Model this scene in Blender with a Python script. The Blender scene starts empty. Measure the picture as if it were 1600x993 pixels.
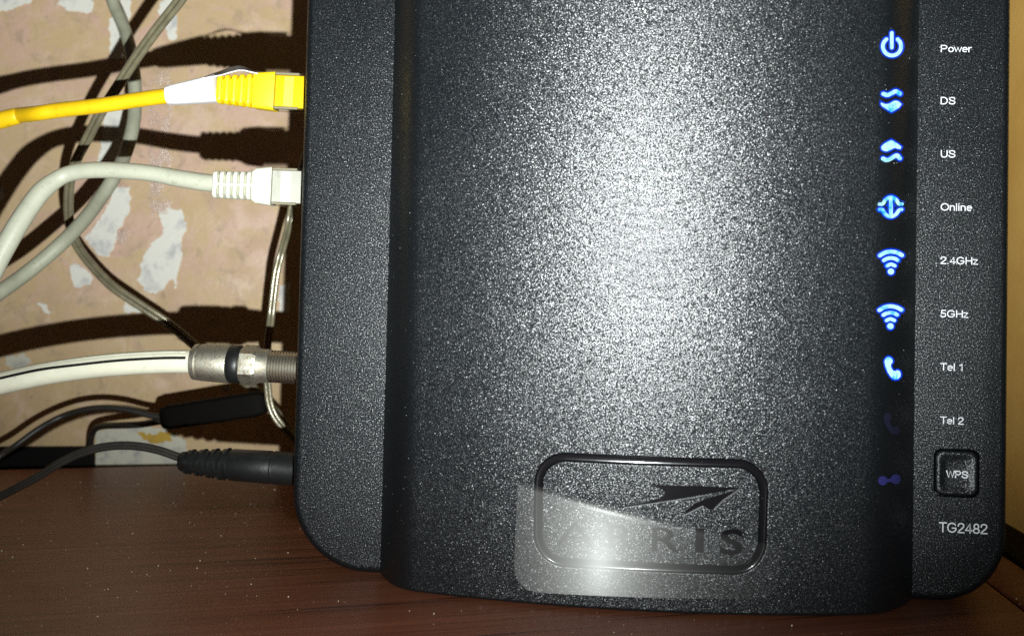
import bpy, bmesh, math, random
import numpy as np
from mathutils import Vector, Matrix, noise
from mathutils.geometry import tessellate_polygon
random.seed(7)
PI = math.pi
S = bpy.context.scene
C = S.collection

# ------------------------------------------------------------------ camera
F_PX, CX, CY = 1620.0, 800.0, 390.0            # focal length and principal point in photo pixels
CAM = np.array([0.0, -0.300, 0.0859])
yaw, pit, rol = math.radians(5.0), math.radians(1.786), math.radians(1.354)
_f = np.array([-math.sin(yaw)*math.cos(pit), math.cos(yaw)*math.cos(pit), math.sin(pit)])
_r = np.cross(_f, [0, 0, 1]); _r /= np.linalg.norm(_r); _u = np.cross(_r, _f)
RT = math.cos(rol)*_r + math.sin(rol)*_u
UP = -math.sin(rol)*_r + math.cos(rol)*_u
cam = bpy.data.cameras.new('camera'); camo = bpy.data.objects.new('camera', cam); C.objects.link(camo)
M = Matrix.Identity(4)
for i in range(3):
    M[i][0], M[i][1], M[i][2], M[i][3] = RT[i], UP[i], -_f[i], CAM[i]
camo.matrix_world = M
cam.sensor_width = 36; cam.lens = 36*F_PX/1600; cam.shift_y = -(496.5-CY)/1600
cam.clip_start = 0.01; cam.clip_end = 20
cam.dof.use_dof = True; cam.dof.focus_distance = 0.295; cam.dof.aperture_fstop = 19
S.camera = camo
S.cycles.use_denoising = False; S.cycles.sample_clamp_indirect = .3; S.cycles.caustics_reflective = False; S.cycles.caustics_refractive = False

# ------------------------------------------------------------------ world (a dim room) and the phone's flash
w = bpy.data.worlds.new('World'); S.world = w; w.use_nodes = True
bg = w.node_tree.nodes['Background']; bg.inputs[0].default_value = (1.0, 0.88, 0.74, 1); bg.inputs[1].default_value = 0.026
fl = bpy.data.lights.new('phone_flash', 'SPOT'); flo = bpy.data.objects.new('phone_flash', fl); C.objects.link(flo)
flpos = CAM + RT*0.012 - UP*0.037
aim = _f + UP*0.50 - RT*0.06
flo.location = flpos; flo.rotation_euler = Vector(aim).to_track_quat('-Z', 'Y').to_euler()
fl.energy = 14.2; fl.color = (0.96, 1.0, 0.99); fl.shadow_soft_size = 0.0016
fl.spot_size = math.radians(98); fl.spot_blend = 1.0
vs = S.view_settings; vs.view_transform = 'Standard'; vs.look = 'None'; vs.exposure = 0; vs.gamma = 1; vs.use_curve_mapping = False

# ------------------------------------------------------------------ where a photo pixel lies
def ray(px, py):
    return RT*((px-CX)/F_PX) - UP*((py-CY)/F_PX) + _f
def at(px, py, y):                              # point on the upright plane y
    d = ray(px, py); return Vector(CAM + d*((y-CAM[1])/d[1]))
def on_desk(px, py, z=0.0):
    d = ray(px, py); return Vector(CAM + d*((z-CAM[2])/d[2]))
def depth(px, py, Z):                           # point at distance Z along the view axis
    return Vector(CAM + ray(px, py)*Z)
def on_plane(px, py, P, n):
    d = Vector(ray(px, py)); c = Vector(CAM)
    return c + d*((P-c).dot(n)/d.dot(n))

# ------------------------------------------------------------------ object helpers
def tag(o, label=None, cat=None, group=None, kind=None):
    if label: o['label'] = label
    if cat: o['category'] = cat
    if group: o['group'] = group
    if kind: o['kind'] = kind
    return o
def thing(name, loc, label, cat, group=None):
    o = bpy.data.objects.new(name, None); o.empty_display_size = .01; C.objects.link(o); o.location = loc
    return tag(o, label, cat, group)
def origin(p):
    v = Vector((0, 0, 0))
    while p is not None: v += Vector(p.location); p = p.parent
    return v
def obj(name, vf, m, parent=None, smooth=True, angle=35, label=None, kind=None):
    """vf = (verts, faces) in place coordinates"""
    v, f = vf
    if parent is not None: base = origin(parent)
    else: base = Vector(v[0])
    v = [Vector(q) for q in v]
    c = Vector((sum(q.x for q in v)/len(v), sum(q.y for q in v)/len(v), sum(q.z for q in v)/len(v)))
    me = bpy.data.meshes.new(name)
    me.from_pydata([tuple(q-c) for q in v], [], f); me.update()
    bm = bmesh.new(); bm.from_mesh(me); bmesh.ops.recalc_face_normals(bm, faces=bm.faces); bm.to_mesh(me); bm.free()
    if smooth:
        me.polygons.foreach_set('use_smooth', [True]*len(me.polygons)); me.set_sharp_from_angle(angle=math.radians(angle))
    me.materials.append(m)
    o = bpy.data.objects.new(name, me); C.objects.link(o)
    if parent is not None: o.parent = parent; o.location = c-base
    else: o.location = c
    if label: o['label'] = label
    if kind: o['kind'] = kind
    return o
def merge(parts):
    V, F = [], []
    for v, f in parts:
        n = len(V); V += list(v); F += [tuple(i+n for i in q) for q in f]
    return V, F
def box(p0, p1):
    (x0, y0, z0), (x1, y1, z1) = p0, p1
    v = [(x, y, z) for x in (x0, x1) for y in (y0, y1) for z in (z0, z1)]
    return v, [(0, 1, 3, 2), (4, 6, 7, 5), (0, 4, 5, 1), (2, 3, 7, 6), (0, 2, 6, 4), (1, 5, 7, 3)]
def loft(rings, cap0=True, cap1=True):
    n = len(rings[0]); V = [p for r in rings for p in r]; F = []
    for k in range(len(rings)-1):
        for i in range(n):
            j = (i+1) % n; F.append((k*n+i, k*n+j, (k+1)*n+j, (k+1)*n+i))
    if cap0: F.append(tuple(range(n))[::-1])
    if cap1: F.append(tuple((len(rings)-1)*n+i for i in range(n)))
    return V, F
def spline(P, k=8):
    P = [Vector(p) for p in P]; Q = [P[0]*2-P[1]]+P+[P[-1]*2-P[-2]]; out = []
    for i in range(1, len(Q)-2):
        a, b, c, d = Q[i-1:i+3]
        for s in range(k):
            t = s/k
            out.append(.5*((2*b)+(c-a)*t+(2*a-5*b+4*c-d)*t*t+(3*b-a-3*c+d)*t**3))
    out.append(P[-1]); return out
def tube(P, r, n=14, k=8, off=None):
    """swept tube through P; r number or list per control point; off(u_side, u_up) shifts the path sideways"""
    if not isinstance(r, (list, tuple)): r = [r]*len(P)
    pts = spline(P, k); rr = [p.x for p in spline([Vector((q, 0, 0)) for q in r], k)]
    rings = []
    for i, p in enumerate(pts):
        t = (pts[min(i+1, len(pts)-1)]-pts[max(i-1, 0)]).normalized()
        yv = Vector((0, 1, 0)); s = (yv - t*yv.dot(t)).normalized(); q = t.cross(s)
        c = p + (s*off[0]+q*off[1] if off else Vector((0, 0, 0)))
        rings.append([c+(s*math.cos(a)+q*math.sin(a))*rr[i] for a in [2*PI*j/n for j in range(n)]])
    return loft(rings)
def rrect(hw, hh, r, n=6):                      # rounded rectangle outline, counter-clockwise
    out = []
    r = min(r, hw-1e-6, hh-1e-6)
    for cx, cy, a0 in ((hw-r, hh-r, 0), (-hw+r, hh-r, PI/2), (-hw+r, -hh+r, PI), (hw-r, -hh+r, 1.5*PI)):
        for i in range(n+1):
            a = a0+PI/2*i/n; out.append((cx+r*math.cos(a), cy+r*math.sin(a)))
    return out
class Frame:                                    # axis frame: s along the part, t upward, d away from the camera
    def __init__(s, A, B):
        s.A = Vector(A); s.d = (Vector(B)-s.A); s.L = s.d.length; s.d.normalize()
        y = Vector((0, 1, 0)); s.y = (y-s.d*y.dot(s.d)).normalized(); s.u = s.y.cross(s.d)*-1
        if s.u.z < 0: s.u = -s.u
    def p(s, a, t=0, d=0): return s.A+s.d*a+s.u*t+s.y*d
    def lathe(s, prof, n=40, cap=True):         # prof = [(a, radius)]
        return loft([[s.p(a, r*math.cos(q), r*math.sin(q)) for q in [2*PI*i/n for i in range(n)]] for a, r in prof], cap, cap)
    def rlathe(s, prof, rad=.3, n=5):           # prof = [(a, half height, half depth)] rounded-rect sections
        return loft([[s.p(a, x, y) for y, x in rrect(hd, hh, rad*min(hh, hd), n)] for a, hh, hd in prof])
def poly_prism(front, back):                    # closed outlines -> solid
    n = len(front); V = list(front)+list(back)
    tri = tessellate_polygon([[Vector((p[0], p[2], 0)) for p in front]])
    F = [tuple(t) for t in tri]+[tuple(n+i for i in t[::-1]) for t in tri]
    F += [(i, (i+1) % n, n+(i+1) % n, n+i) for i in range(n)]
    return V, F

# ------------------------------------------------------------------ materials
class Mat:
    def __init__(s, name, base=(.5, .5, .5), rough=.5, metal=0, spec=.5, **kw):
        s.m = bpy.data.materials.new(name); s.m.use_nodes = True; s.t = s.m.node_tree
        s.b = s.t.nodes['Principled BSDF']; s.b.inputs['Base Color'].default_value = (*base, 1)
        s.b.inputs['Roughness'].default_value = rough; s.b.inputs['Metallic'].default_value = metal
        s.b.inputs['Specular IOR Level'].default_value = spec
        for k, v in kw.items(): s.b.inputs[k.replace('_', ' ')].default_value = v
    def n(s, kind, **kw):
        q = s.t.nodes.new(kind)
        for k, v in kw.items():
            if k in q.inputs: q.inputs[k].default_value = v
            else: setattr(q, k, v)
        return q
    def l(s, a, b): s.t.links.new(a, b)
    def coord(s, scale=(1, 1, 1), rot=(0, 0, 0), loc=(0, 0, 0)):
        g = s.n('ShaderNodeNewGeometry'); mp = s.n('ShaderNodeMapping')
        mp.inputs['Scale'].default_value = scale; mp.inputs['Rotation'].default_value = rot; mp.inputs['Location'].default_value = loc
        s.l(g.outputs['Position'], mp.inputs['Vector']); return mp.outputs[0]
    def noise(s, scale, detail=3, rough=.5, vec=None, dist=0):
        q = s.n('ShaderNodeTexNoise'); q.inputs['Scale'].default_value = scale; q.inputs['Detail'].default_value = detail
        q.inputs['Roughness'].default_value = rough; q.inputs['Distortion'].default_value = dist
        s.l(vec if vec is not None else s.coord(), q.inputs['Vector']); return q
    def ramp(s, src, stops):
        q = s.n('ShaderNodeValToRGB'); e = q.color_ramp.elements
        while len(e) > len(stops): e.remove(e[-1])
        while len(e) < len(stops): e.new(1)
        for el, (p, c) in zip(e, stops): el.position = p; el.color = (*c, 1) if len(c) == 3 else c
        s.l(src, q.inputs[0]); return q.outputs[0]
    def mixc(s, fac, a, b, mode='MIX'):
        q = s.n('ShaderNodeMix', data_type='RGBA', blend_type=mode)
        for val, i in ((fac, 0), (a, 6), (b, 7)):
            if hasattr(val, 'links'): s.l(val, q.inputs[i])
            elif i == 0: q.inputs[0].default_value = val
            else: q.inputs[i].default_value = (*val, 1)
        return q.outputs[2]
    def bump(s, h, strength, dist, prev=None):
        q = s.n('ShaderNodeBump'); q.inputs['Strength'].default_value = strength; q.inputs['Distance'].default_value = dist
        s.l(h, q.inputs['Height'])
        if prev is not None: s.l(prev, q.inputs['Normal'])
        return q.outputs[0]
    def set(s, name, src): s.l(src, s.b.inputs[name])

def grained(name, base, rough, height):
    m = Mat(name, base, .5, spec=.22)
    def tilt(scale, k, prev, loc=(0, 0, 0)):    # every fleck of the moulded grain faces its own way
        q = m.noise(scale, 0, .5, m.coord(loc=loc)); sub = m.n('ShaderNodeVectorMath', operation='SUBTRACT'); m.l(q.outputs['Color'], sub.inputs[0]); sub.inputs[1].default_value = (.5, .5, .5)
        sc = m.n('ShaderNodeVectorMath', operation='SCALE'); sc.inputs['Scale'].default_value = k; m.l(sub.outputs[0], sc.inputs[0])
        ad = m.n('ShaderNodeVectorMath', operation='ADD'); m.l(prev, ad.inputs[0]); m.l(sc.outputs[0], ad.inputs[1]); return ad.outputs[0]
    g = m.n('ShaderNodeNewGeometry'); nv = tilt(2900, height, g.outputs['Normal']); nv = tilt(5200, height*.5, nv, (3, 5, 1))
    nn_ = m.n('ShaderNodeVectorMath', operation='NORMALIZE'); m.l(nv, nn_.inputs[0]); nb = nn_.outputs[0]
    m.set('Normal', nb); m.set('Coat Normal', nb)
    m.b.inputs['Coat Weight'].default_value = .82; m.b.inputs['Coat IOR'].default_value = 1.5
    m.b.inputs['Coat Tint'].default_value = (.92, .97, 1, 1)
    tint = m.noise(1500, 0, .5)
    m.set('Specular Tint', m.mixc(.35, (.88, .95, 1), tint.outputs['Color']))
    d = m.noise(35, 4, .6)
    m.set('Coat Roughness', m.ramp(d.outputs[0], [(.3, (rough-.04,)*3), (.7, (rough+.05,)*3)]))
    return m.m
M_GRAIN = grained('grained_black_plastic', (.0032, .0040, .0048), .35, .84)
m = Mat('smooth_black_plastic', (.004, .004, .005), .16, spec=.5)
m.set('Normal', m.bump(m.noise(260, 2).outputs[0], .25, .00012)); M_GLOSS = m.m
M_DARK = Mat('dull_black_plastic', (.006, .006, .006), .6).m  # plain rough black for the socket surrounds
M_PRINT = Mat('white_print', (.66, .68, .71), .5).m

def emit(name, col, st):
    m = Mat(name, (0, 0, 0), .4); m.b.inputs['Emission Color'].default_value = (*col, 1); m.b.inputs['Emission Strength'].default_value = st
    return m
m = emit('lit_blue_indicator', (.3, .8, 1), 1.3)
g = m.noise(420, 1, .5, m.coord(loc=(3, 0, 1)))
m.set('Emission Color', m.ramp(g.outputs[0], [(.30, (.03, .48, 1)), (.52, (.50, .90, 1))])); M_LED = m.m
M_HALO = emit('painted_blue_halo', (.0, .06, .95), .75).m  # emission paints the blue bloom around lit symbols, not a part
M_OFF = Mat('unlit_indicator', (.035, .035, .12), .5).m
M_OFFB = Mat('violet_unlit_indicator', (.020, .020, .11), .5).m
M_OFFD = Mat('faint_unlit_indicator', (.007, .007, .020), .5).m

m = Mat('protective_film'); t = m.t; t.nodes.remove(m.b)
tr = m.n('ShaderNodeBsdfTransparent'); g1 = m.n('ShaderNodeBsdfGlossy'); g2 = m.n('ShaderNodeBsdfGlossy'); 
g1.inputs['Roughness'].default_value = .21; g2.inputs['Roughness'].default_value = .36
g1.inputs['Color'].default_value = (.9, .95, .95, 1); g2.inputs['Color'].default_value = (.95, .95, .9, 1)
mg = m.n('ShaderNodeMixShader'); mg.inputs[0].default_value = .91; m.l(g1.outputs[0], mg.inputs[1]); m.l(g2.outputs[0], mg.inputs[2])
mx = m.n('ShaderNodeMixShader'); mx.inputs[0].default_value = .0165; m.l(tr.outputs[0], mx.inputs[1]); m.l(mg.outputs[0], mx.inputs[2])
m.l(mx.outputs[0], t.nodes['Material Output'].inputs[0]); M_FILM = m.m; FILM_MIX = mx

def plastic(name, base, rough=.4, var=.12, spec=.5, bump=.00008, bs=900, **kw):
    m = Mat(name, base, rough, spec=spec, **kw)
    n_ = m.noise(160, 4, .6)
    col = m.ramp(n_.outputs[0], [(.3, tuple(c*(1-var) for c in base)), (.7, tuple(min(1, c*(1+var*.6)) for c in base))])
    d_ = m.noise(330, 4, .7, m.coord(loc=(7, 2, 5)))
    m.set('Base Color', m.mixc(m.ramp(d_.outputs[0], [(.60, (0,)*3), (.72, (.55,)*3)]), col, tuple(c*.45 for c in base)))
    m.set('Normal', m.bump(m.noise(bs, 2).outputs[0], .4, bump)); return m
M_YEL = plastic('yellow_cord_jacket', (.80, .50, .006), .42).m
M_YELB = plastic('yellow_boot_rubber', (.86, .60, .005), .45, .06).m
M_YELI = plastic('yellow_plug_insert', (.72, .47, .004), .4, .05).m; M_YELC = plastic('pale_yellow_contact_block', (.95, .80, .10), .4, .05).m; M_INC = plastic('white_contact_block', (.9, .9, .92), .4, .03).m
M_WHT = plastic('white_tape', (.86, .86, .86), .6, .04).m
M_GREY = plastic('warm_grey_cord_jacket', (.43, .44, .34), .45, .08).m
M_GREY2 = plastic('dusty_grey_cord_jacket', (.33, .34, .25), .55, .15).m
M_BOOTW = plastic('ivory_boot_rubber', (.56, .56, .46), .5, .06).m
M_INW = plastic('white_plug_insert', (.44, .44, .40), .4, .06).m
M_COAX = plastic('ivory_coax_jacket', (.72, .71, .56), .4, .08).m
M_BLK = plastic('black_rubber', (.007, .008, .008), .42, .25, bump=.0002, bs=500).m
M_BLK2 = plastic('black_cord_jacket', (.02, .018, .015), .45, .2).m
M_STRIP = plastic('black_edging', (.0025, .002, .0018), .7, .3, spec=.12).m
m = plastic('clear_wire_insulation', (.22, .20, .125), .22, .3, spec=.8); m.b.inputs['Metallic'].default_value = .25; M_WIRE = m.m
m = Mat('clear_plug_plastic', (.97, .97, .95), .06, **{'Transmission_Weight': 1.0, 'IOR': 1.2}); M_CLEAR = m.m
# clear plastic: light passes straight through for the most part
m = Mat('clear_plug_shell'); m.t.nodes.remove(m.b)
tr = m.n('ShaderNodeBsdfTransparent'); tr.inputs[0].default_value = (.93, .93, .9, 1); gg = m.n('ShaderNodeBsdfGlossy'); gg.inputs['Roughness'].default_value = .12
fr = m.n('ShaderNodeLayerWeight'); fr.inputs[0].default_value = .35
mm = m.n('ShaderNodeMath', operation='MULTIPLY'); mm.inputs[1].default_value = .55; m.l(fr.outputs['Fresnel'], mm.inputs[0])
mx = m.n('ShaderNodeMixShader'); m.l(mm.outputs[0], mx.inputs[0]); m.l(tr.outputs[0], mx.inputs[1]); m.l(gg.outputs[0], mx.inputs[2])
m.l(mx.outputs[0], m.t.nodes['Material Output'].inputs[0]); M_SHELL = m.m

m = Mat('tarnished_nickel', (.5, .48, .4), .38, 1)
a = m.noise(420, 5, .65); b = m.noise(900, 4, .7, m.coord((1, 1, 1), loc=(5, 2, 1)))
col = m.ramp(a.outputs[0], [(.30, (.38, .35, .26)), (.5, (.56, .54, .44)), (.7, (.68, .66, .56))])
m.set('Base Color', m.mixc(m.ramp(b.outputs[0], [(.56, (0, 0, 0)), (.68, (1, 1, 1))]), col, (.25, .17, .09)))
m.set('Roughness', m.ramp(a.outputs[0], [(.3, (.6,)*3), (.7, (.42,)*3)]))
m.set('Normal', m.bump(b.outputs[0], .5, .00015)); M_NICK = m.m
M_NICK2 = Mat('bright_nickel', (.8, .77, .68), .3, 1).m

# wall plaster: pink-beige, yellower and slightly darker towards the bottom
m = Mat('old_painted_plaster', (.5, .36, .25), .62, spec=.35)
big = m.noise(16, 4, .55, dist=.6); mid = m.noise(70, 5, .62); fine = m.noise(420, 4, .7)
geo = m.n('ShaderNodeNewGeometry'); sep = m.n('ShaderNodeSeparateXYZ'); m.l(geo.outputs['Position'], sep.inputs[0])
zz = m.n('ShaderNodeMapRange'); zz.inputs[1].default_value = .14; zz.inputs[2].default_value = -.02; m.l(sep.outputs['Z'], zz.inputs[0])
ad = m.n('ShaderNodeMath', operation='ADD'); m.l(zz.outputs[0], ad.inputs[0])
sb = m.n('ShaderNodeMath', operation='MULTIPLY_ADD'); sb.inputs[1].default_value = 1.6; sb.inputs[2].default_value = -.8; m.l(big.outputs[0], sb.inputs[0]); m.l(sb.outputs[0], ad.inputs[1])
pc = m.ramp(ad.outputs[0], [(.15, (.54, .365, .27)), (.75, (.49, .35, .185))])
pc = m.mixc(m.ramp(mid.outputs[0], [(.35, (.75,)*3), (.52, (0,)*3)]), pc, (.46, .33, .20))
pc = m.mixc(m.ramp(mid.outputs['Color'], [(.60, (0,)*3), (.75, (.45,)*3)]), pc, (.70, .54, .40))
sp = m.noise(190, 3, .7, m.coord(loc=(2, 7, 3)))
pc = m.mixc(m.ramp(sp.outputs[0], [(.30, (.6,)*3), (.38, (0,)*3)]), pc, (.22, .17, .13))
st1 = m.noise(38, 5, .68, m.coord(loc=(4, 1, 9)), .9); pc = m.mixc(m.ramp(st1.outputs[0], [(.46, (0,)*3), (.56, (.75,)*3)]), pc, (.50, .37, .19))
st2 = m.noise(55, 6, .72, m.coord(loc=(8, 3, 2)), .6); pc = m.mixc(m.ramp(st2.outputs[0], [(.52, (0,)*3), (.66, (.5,)*3)]), pc, (.66, .50, .39))
st3 = m.noise(85, 5, .7, m.coord(loc=(1, 13, 6)), .5); pc = m.mixc(m.ramp(st3.outputs[0], [(.55, (0,)*3), (.68, (.6,)*3)]), pc, (.32, .24, .16))
m.set('Base Color', pc)
nb = m.bump(mid.outputs[0], .5, .0012); nb = m.bump(fine.outputs[0], .6, .0003, nb); m.set('Normal', nb)
m.set('Roughness', m.ramp(mid.outputs[0], [(.4, (.65,)*3), (.65, (.42,)*3)])); M_WALL = m.m
def patch_mat(name, base, dirt):
    m = Mat(name, base, .6, spec=.3); q = m.noise(110, 5, .65)
    m.set('Base Color', m.ramp(q.outputs[0], [(.33, dirt), (.5, base)]))
    m.set('Normal', m.bump(m.noise(300, 4, .65).outputs[0], .6, .0004)); return m.m
M_FLAKE = patch_mat('chalky_white_paint', (.68, .67, .60), (.42, .43, .42))
M_FLAKEG = patch_mat('dirty_grey_paint', (.50, .49, .40), (.26, .27, .27))
M_FLAKEY = patch_mat('mustard_paint', (.42, .27, .03), (.30, .2, .03))
m = Mat('dried_clear_glue', (.78, .62, .52), .16, spec=.9, Alpha=.55)
m.set('Normal', m.bump(m.noise(230, 4, .7).outputs[0], 1, .0022)); 
m.set('Alpha', m.ramp(m.noise(130, 3, .6).outputs[0], [(.42, (0,)*3), (.6, (.6,)*3)])); M_GLUE = m.m
m = Mat('tan_painted_board', (.50, .33, .11), .55, spec=.3)
q = m.noise(26, 4, .6); m.set('Base Color', m.ramp(q.outputs[0], [(.35, (.86, .50, .125)), (.65, (.98, .61, .17))]))
m.set('Normal', m.bump(m.noise(400, 3).outputs[0], .3, .0002)); M_TAN = m.m

DIR = (on_desk(455, 722)-on_desk(0, 733)); GA = math.atan2(DIR.y, DIR.x)
m = Mat('mahogany_laminate', (.1, .04, .02), .42, spec=.4)
base_v = m.coord((1, 1, 1), (0, 0, -GA))
mp = m.n('ShaderNodeMapping'); mp.inputs['Scale'].default_value = (4, 170, 4); m.l(base_v, mp.inputs[0])
gr = m.noise(1.6, 6, .62, mp.outputs[0], .35)
mp2 = m.n('ShaderNodeMapping'); mp2.inputs['Scale'].default_value = (8, 430, 8); m.l(base_v, mp2.inputs[0])
st = m.noise(1.0, 3, .6, mp2.outputs[0], .15)
bl = m.noise(22, 4, .55, base_v)
c = m.ramp(gr.outputs[0], [(.25, (.17, .055, .027)), (.5, (.27, .090, .044)), (.75, (.36, .130, .065))])
c = m.mixc(m.ramp(st.outputs[0], [(.34, (.9,)*3), (.41, (0,)*3)]), c, (.07, .022, .012))
c = m.mixc(m.ramp(bl.outputs[0], [(.45, (0,)*3), (.75, (.35,)*3)]), c, (.32, .12, .06))
m.set('Base Color', c)
nb = m.bump(st.outputs[0], .5, .0002); nb = m.bump(m.noise(800, 3, .6).outputs[0], .3, .0001, nb); m.set('Normal', nb); M_WOOD = m.m
M_DUST = Mat('dust', (.62, .55, .42), .8).m
M_DUSTG = Mat('grey_dust', (.5, .52, .52), .7).m

# ================================================================== SETTING: wall, side wall
WA = depth(0, 500, .470); WB = depth(450, 500, .487)
WD = Vector((WB.x-WA.x, WB.y-WA.y, 0)).normalized(); WN = Vector((-WD.y, WD.x, 0))
if WN.y > 0: WN = -WN                           # towards the camera
def wallpt(px, py, lift=0.0): return on_plane(px, py, WA+WN*lift, WN)
XW = .1527
A0 = WA-WD*.35; tt = (XW+.004-A0.x)/WD.x; A1 = A0+WD*tt
def slab_between(a, b, n, th, z0, z1):
    q = -n*th
    return poly3([a, b, b+q, a+q], z0, z1)
def poly3(P, z0, z1):
    n = len(P); V = [(p.x, p.y, z0) for p in P]+[(p.x, p.y, z1) for p in P]
    return V, [tuple(range(n))[::-1], tuple(range(n, 2*n))]+[(i, (i+1) % n, n+(i+1) % n, n+i) for i in range(n)]
wall = tag(obj('wall', slab_between(A0, A1, WN, .03, -.25, .42), M_WALL, smooth=False), kind='structure')

def flake(pts, mat, name='paint_patch', lift=.0005, rag=2.3, label=None):
    out = []
    n = len(pts)
    for i in range(n):
        a, b = Vector(pts[i]), Vector(pts[(i+1) % n]); L = (b-a).length; k = max(1, int(L/3.0))
        for s in range(k):
            p = a.lerp(b, s/k); j = noise.noise_vector(Vector((p.x*.13, p.y*.13, .3)))*rag*1.8+noise.noise_vector(Vector((p.x*.5, p.y*.5, 1.3)))*rag
            out.append((p.x+j.x, p.y+j.y))
    fr = [wallpt(x, y, lift) for x, y in out]; bk = [wallpt(x, y, -.0004) for x, y in out]
    return obj(name, poly_prism(fr, bk), mat, wall, smooth=False, label=label)
flakes = [
 [(-10, -8), (50, -8), (47, 5), (28, 9), (16, 16), (0, 18), (-12, 18)],
 [(89, 5), (106, -3), (130, -8), (147, 3), (145, 19), (134, 20), (119, 17), (103, 16), (94, 9)],
 [(172, 30), (171, 60), (174, 92), (197, 92), (200, 60), (204, 25), (203, -6), (186, -6), (186, 15)],
 [(163, 172), (200, 140), (199, 172), (196, 200), (187, 240), (172, 262), (153, 262), (155, 240), (158, 215)],
 [(178, 292), (204, 292), (203, 331), (191, 350), (185, 362), (179, 385), (169, 402), (150, 395), (134, 372), (150, 350), (165, 330)],
 [(251, 328), (265, 325), (286, 330), (292, 347), (289, 362), (283, 373), (284, 400), (278, 425), (276, 453), (272, 451), (270, 434), (262, 437), (256, 450), (244, 459), (231, 456), (216, 437), (219, 419), (225, 397), (237, 381), (253, 369), (256, 356), (251, 344)],
 [(112, 412), (125, 411), (147, 434), (141, 444), (125, 450), (117, 448), (112, 431)],
 [(59, 472), (72, 475), (80, 487), (75, 492), (67, 487)],
 [(194, 472), (208, 480), (226, 484), (216, 489), (195, 487)],
 [(247, 6), (258, -8), (274, -8), (276, 35), (275, 60), (266, 62), (252, 36)],
 [(437, 447), (452, 440), (452, 490), (437, 487)],
 [(-5, 300), (4, 292), (6, 310), (-5, 318)],
]
for q in flakes: flake(q, M_FLAKE)
flake([(8, 556), (40, 553), (52, 566), (30, 578), (10, 572)], M_FLAKEG, rag=2.2)
flake([(150, 672), (205, 664), (262, 668), (292, 690), (292, 735), (165, 738), (148, 730)], M_FLAKEG)
flake([(350, 600), (362, 601), (360, 610), (350, 609)], M_FLAKEG, rag=1)
flake([(212, 674), (240, 678), (268, 672), (270, 690), (240, 692), (226, 686)], M_FLAKEY, lift=.0008)
def glue(x0, x1, ys):
    V, F = [], []
    nx = 14
    for j, y in enumerate(ys):
        for i in range(nx+1):
            u = i/nx; wv = noise.noise(Vector((j*.35, .2, 0)))*5
            x = x0+(x1-x0)*u+wv; e = math.sin(PI*u)
            V.append(wallpt(x, y, .0002+.0011*e*(.5+abs(noise.noise(Vector((x*.2, y*.13, 0)))))))
    for j in range(len(ys)-1):
        for i in range(nx): a = j*(nx+1)+i; F.append((a, a+1, a+nx+2, a+nx+1))
    return obj('glue_streak', (V, F), M_GLUE, wall, angle=80)
glue(233, 268, [104+3*i for i in range(78)])
glue(184, 204, [358+3*i for i in range(9)])

# side wall on the right
sw = tag(obj('side_wall', box((XW, .036, -.25), (XW+.02, A1.y-.0005, .42)), M_TAN, smooth=False), kind='structure')

# ================================================================== DESK
desk = thing('desk', (0, 0, 0), 'dark red-brown wooden desk whose dusty grained top carries the black box', 'desk')
E0 = on_desk(0, 733)
ux = DIR.normalized()
def back(x): return Vector((x, E0.y+(x-E0.x)*ux.y/ux.x, 0))
XL, XG, XR = -.62, .1165, .1342
TH = -.022
def slab(P, z0, z1, r=.0012):                   # slab with a small eased top edge
    n = len(P); cx = sum(p.x for p in P)/n; cy = sum(p.y for p in P)/n
    ins = [Vector((p.x+(cx-p.x)*0, p.y, 0)) for p in P]
    def inset(d):
        out = []
        for i in range(n):
            a, b, c_ = P[i-1], P[i], P[(i+1) % n]
            e1 = Vector((b.x-a.x, b.y-a.y, 0)).normalized(); e2 = Vector((c_.x-b.x, c_.y-b.y, 0)).normalized()
            n1 = Vector((-e1.y, e1.x, 0)); n2 = Vector((-e2.y, e2.x, 0)); k = (n1+n2); k = k/max(.3, (1+n1.dot(n2)))
            out.append(Vector((b.x, b.y, 0))+k*d)
        return out
    return loft([[Vector((p.x, p.y, z0)) for p in P], [Vector((p.x, p.y, z1-r)) for p in P],
                 [Vector((p.x, p.y, z1-r*.3)) for p in inset(r*.3)], [Vector((p.x, p.y, z1)) for p in inset(r)]])
obj('desktop', slab([Vector((XL, -.5, 0)), Vector((XG, -.5, 0)), back(XG), back(XL)], TH, 0), M_WOOD, desk, angle=25)
obj('edge_board', slab([Vector((XG+.0016, -.5, 0)), Vector((XR, -.5, 0)), back(XR), back(XG+.0016)], TH, -.0002), M_WOOD, desk, angle=25)
obj('groove_bed', box((XG-.001, -.49, TH+.002), (XG+.0026, .2, -.0045)), M_STRIP, desk, smooth=False)
trim = obj('edging_strip', slab([Vector((XR+.0006, -.16, 0)), Vector((XW-.0004, -.16, 0)), Vector((XW-.0004, .24, 0)), Vector((XR+.0006, .24, 0))], -.02, .0006, .0008), M_STRIP, angle=25)
tag(trim, 'black strip running along the foot of the tan side wall', 'trim')
# black strip added to stand in for the shadow band behind the desk edge
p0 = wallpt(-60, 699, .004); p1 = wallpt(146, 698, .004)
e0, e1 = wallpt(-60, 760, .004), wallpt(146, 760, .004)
bt = obj('shadow_strip', poly_prism([p0, p1, e1, e0], [q-WN*.0035 for q in (p0, p1, e1, e0)]), M_STRIP, smooth=False)
tag(bt, 'low black strip added as the shadow band between the desk edge and the stained wall', 'shadow_strip')

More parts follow.
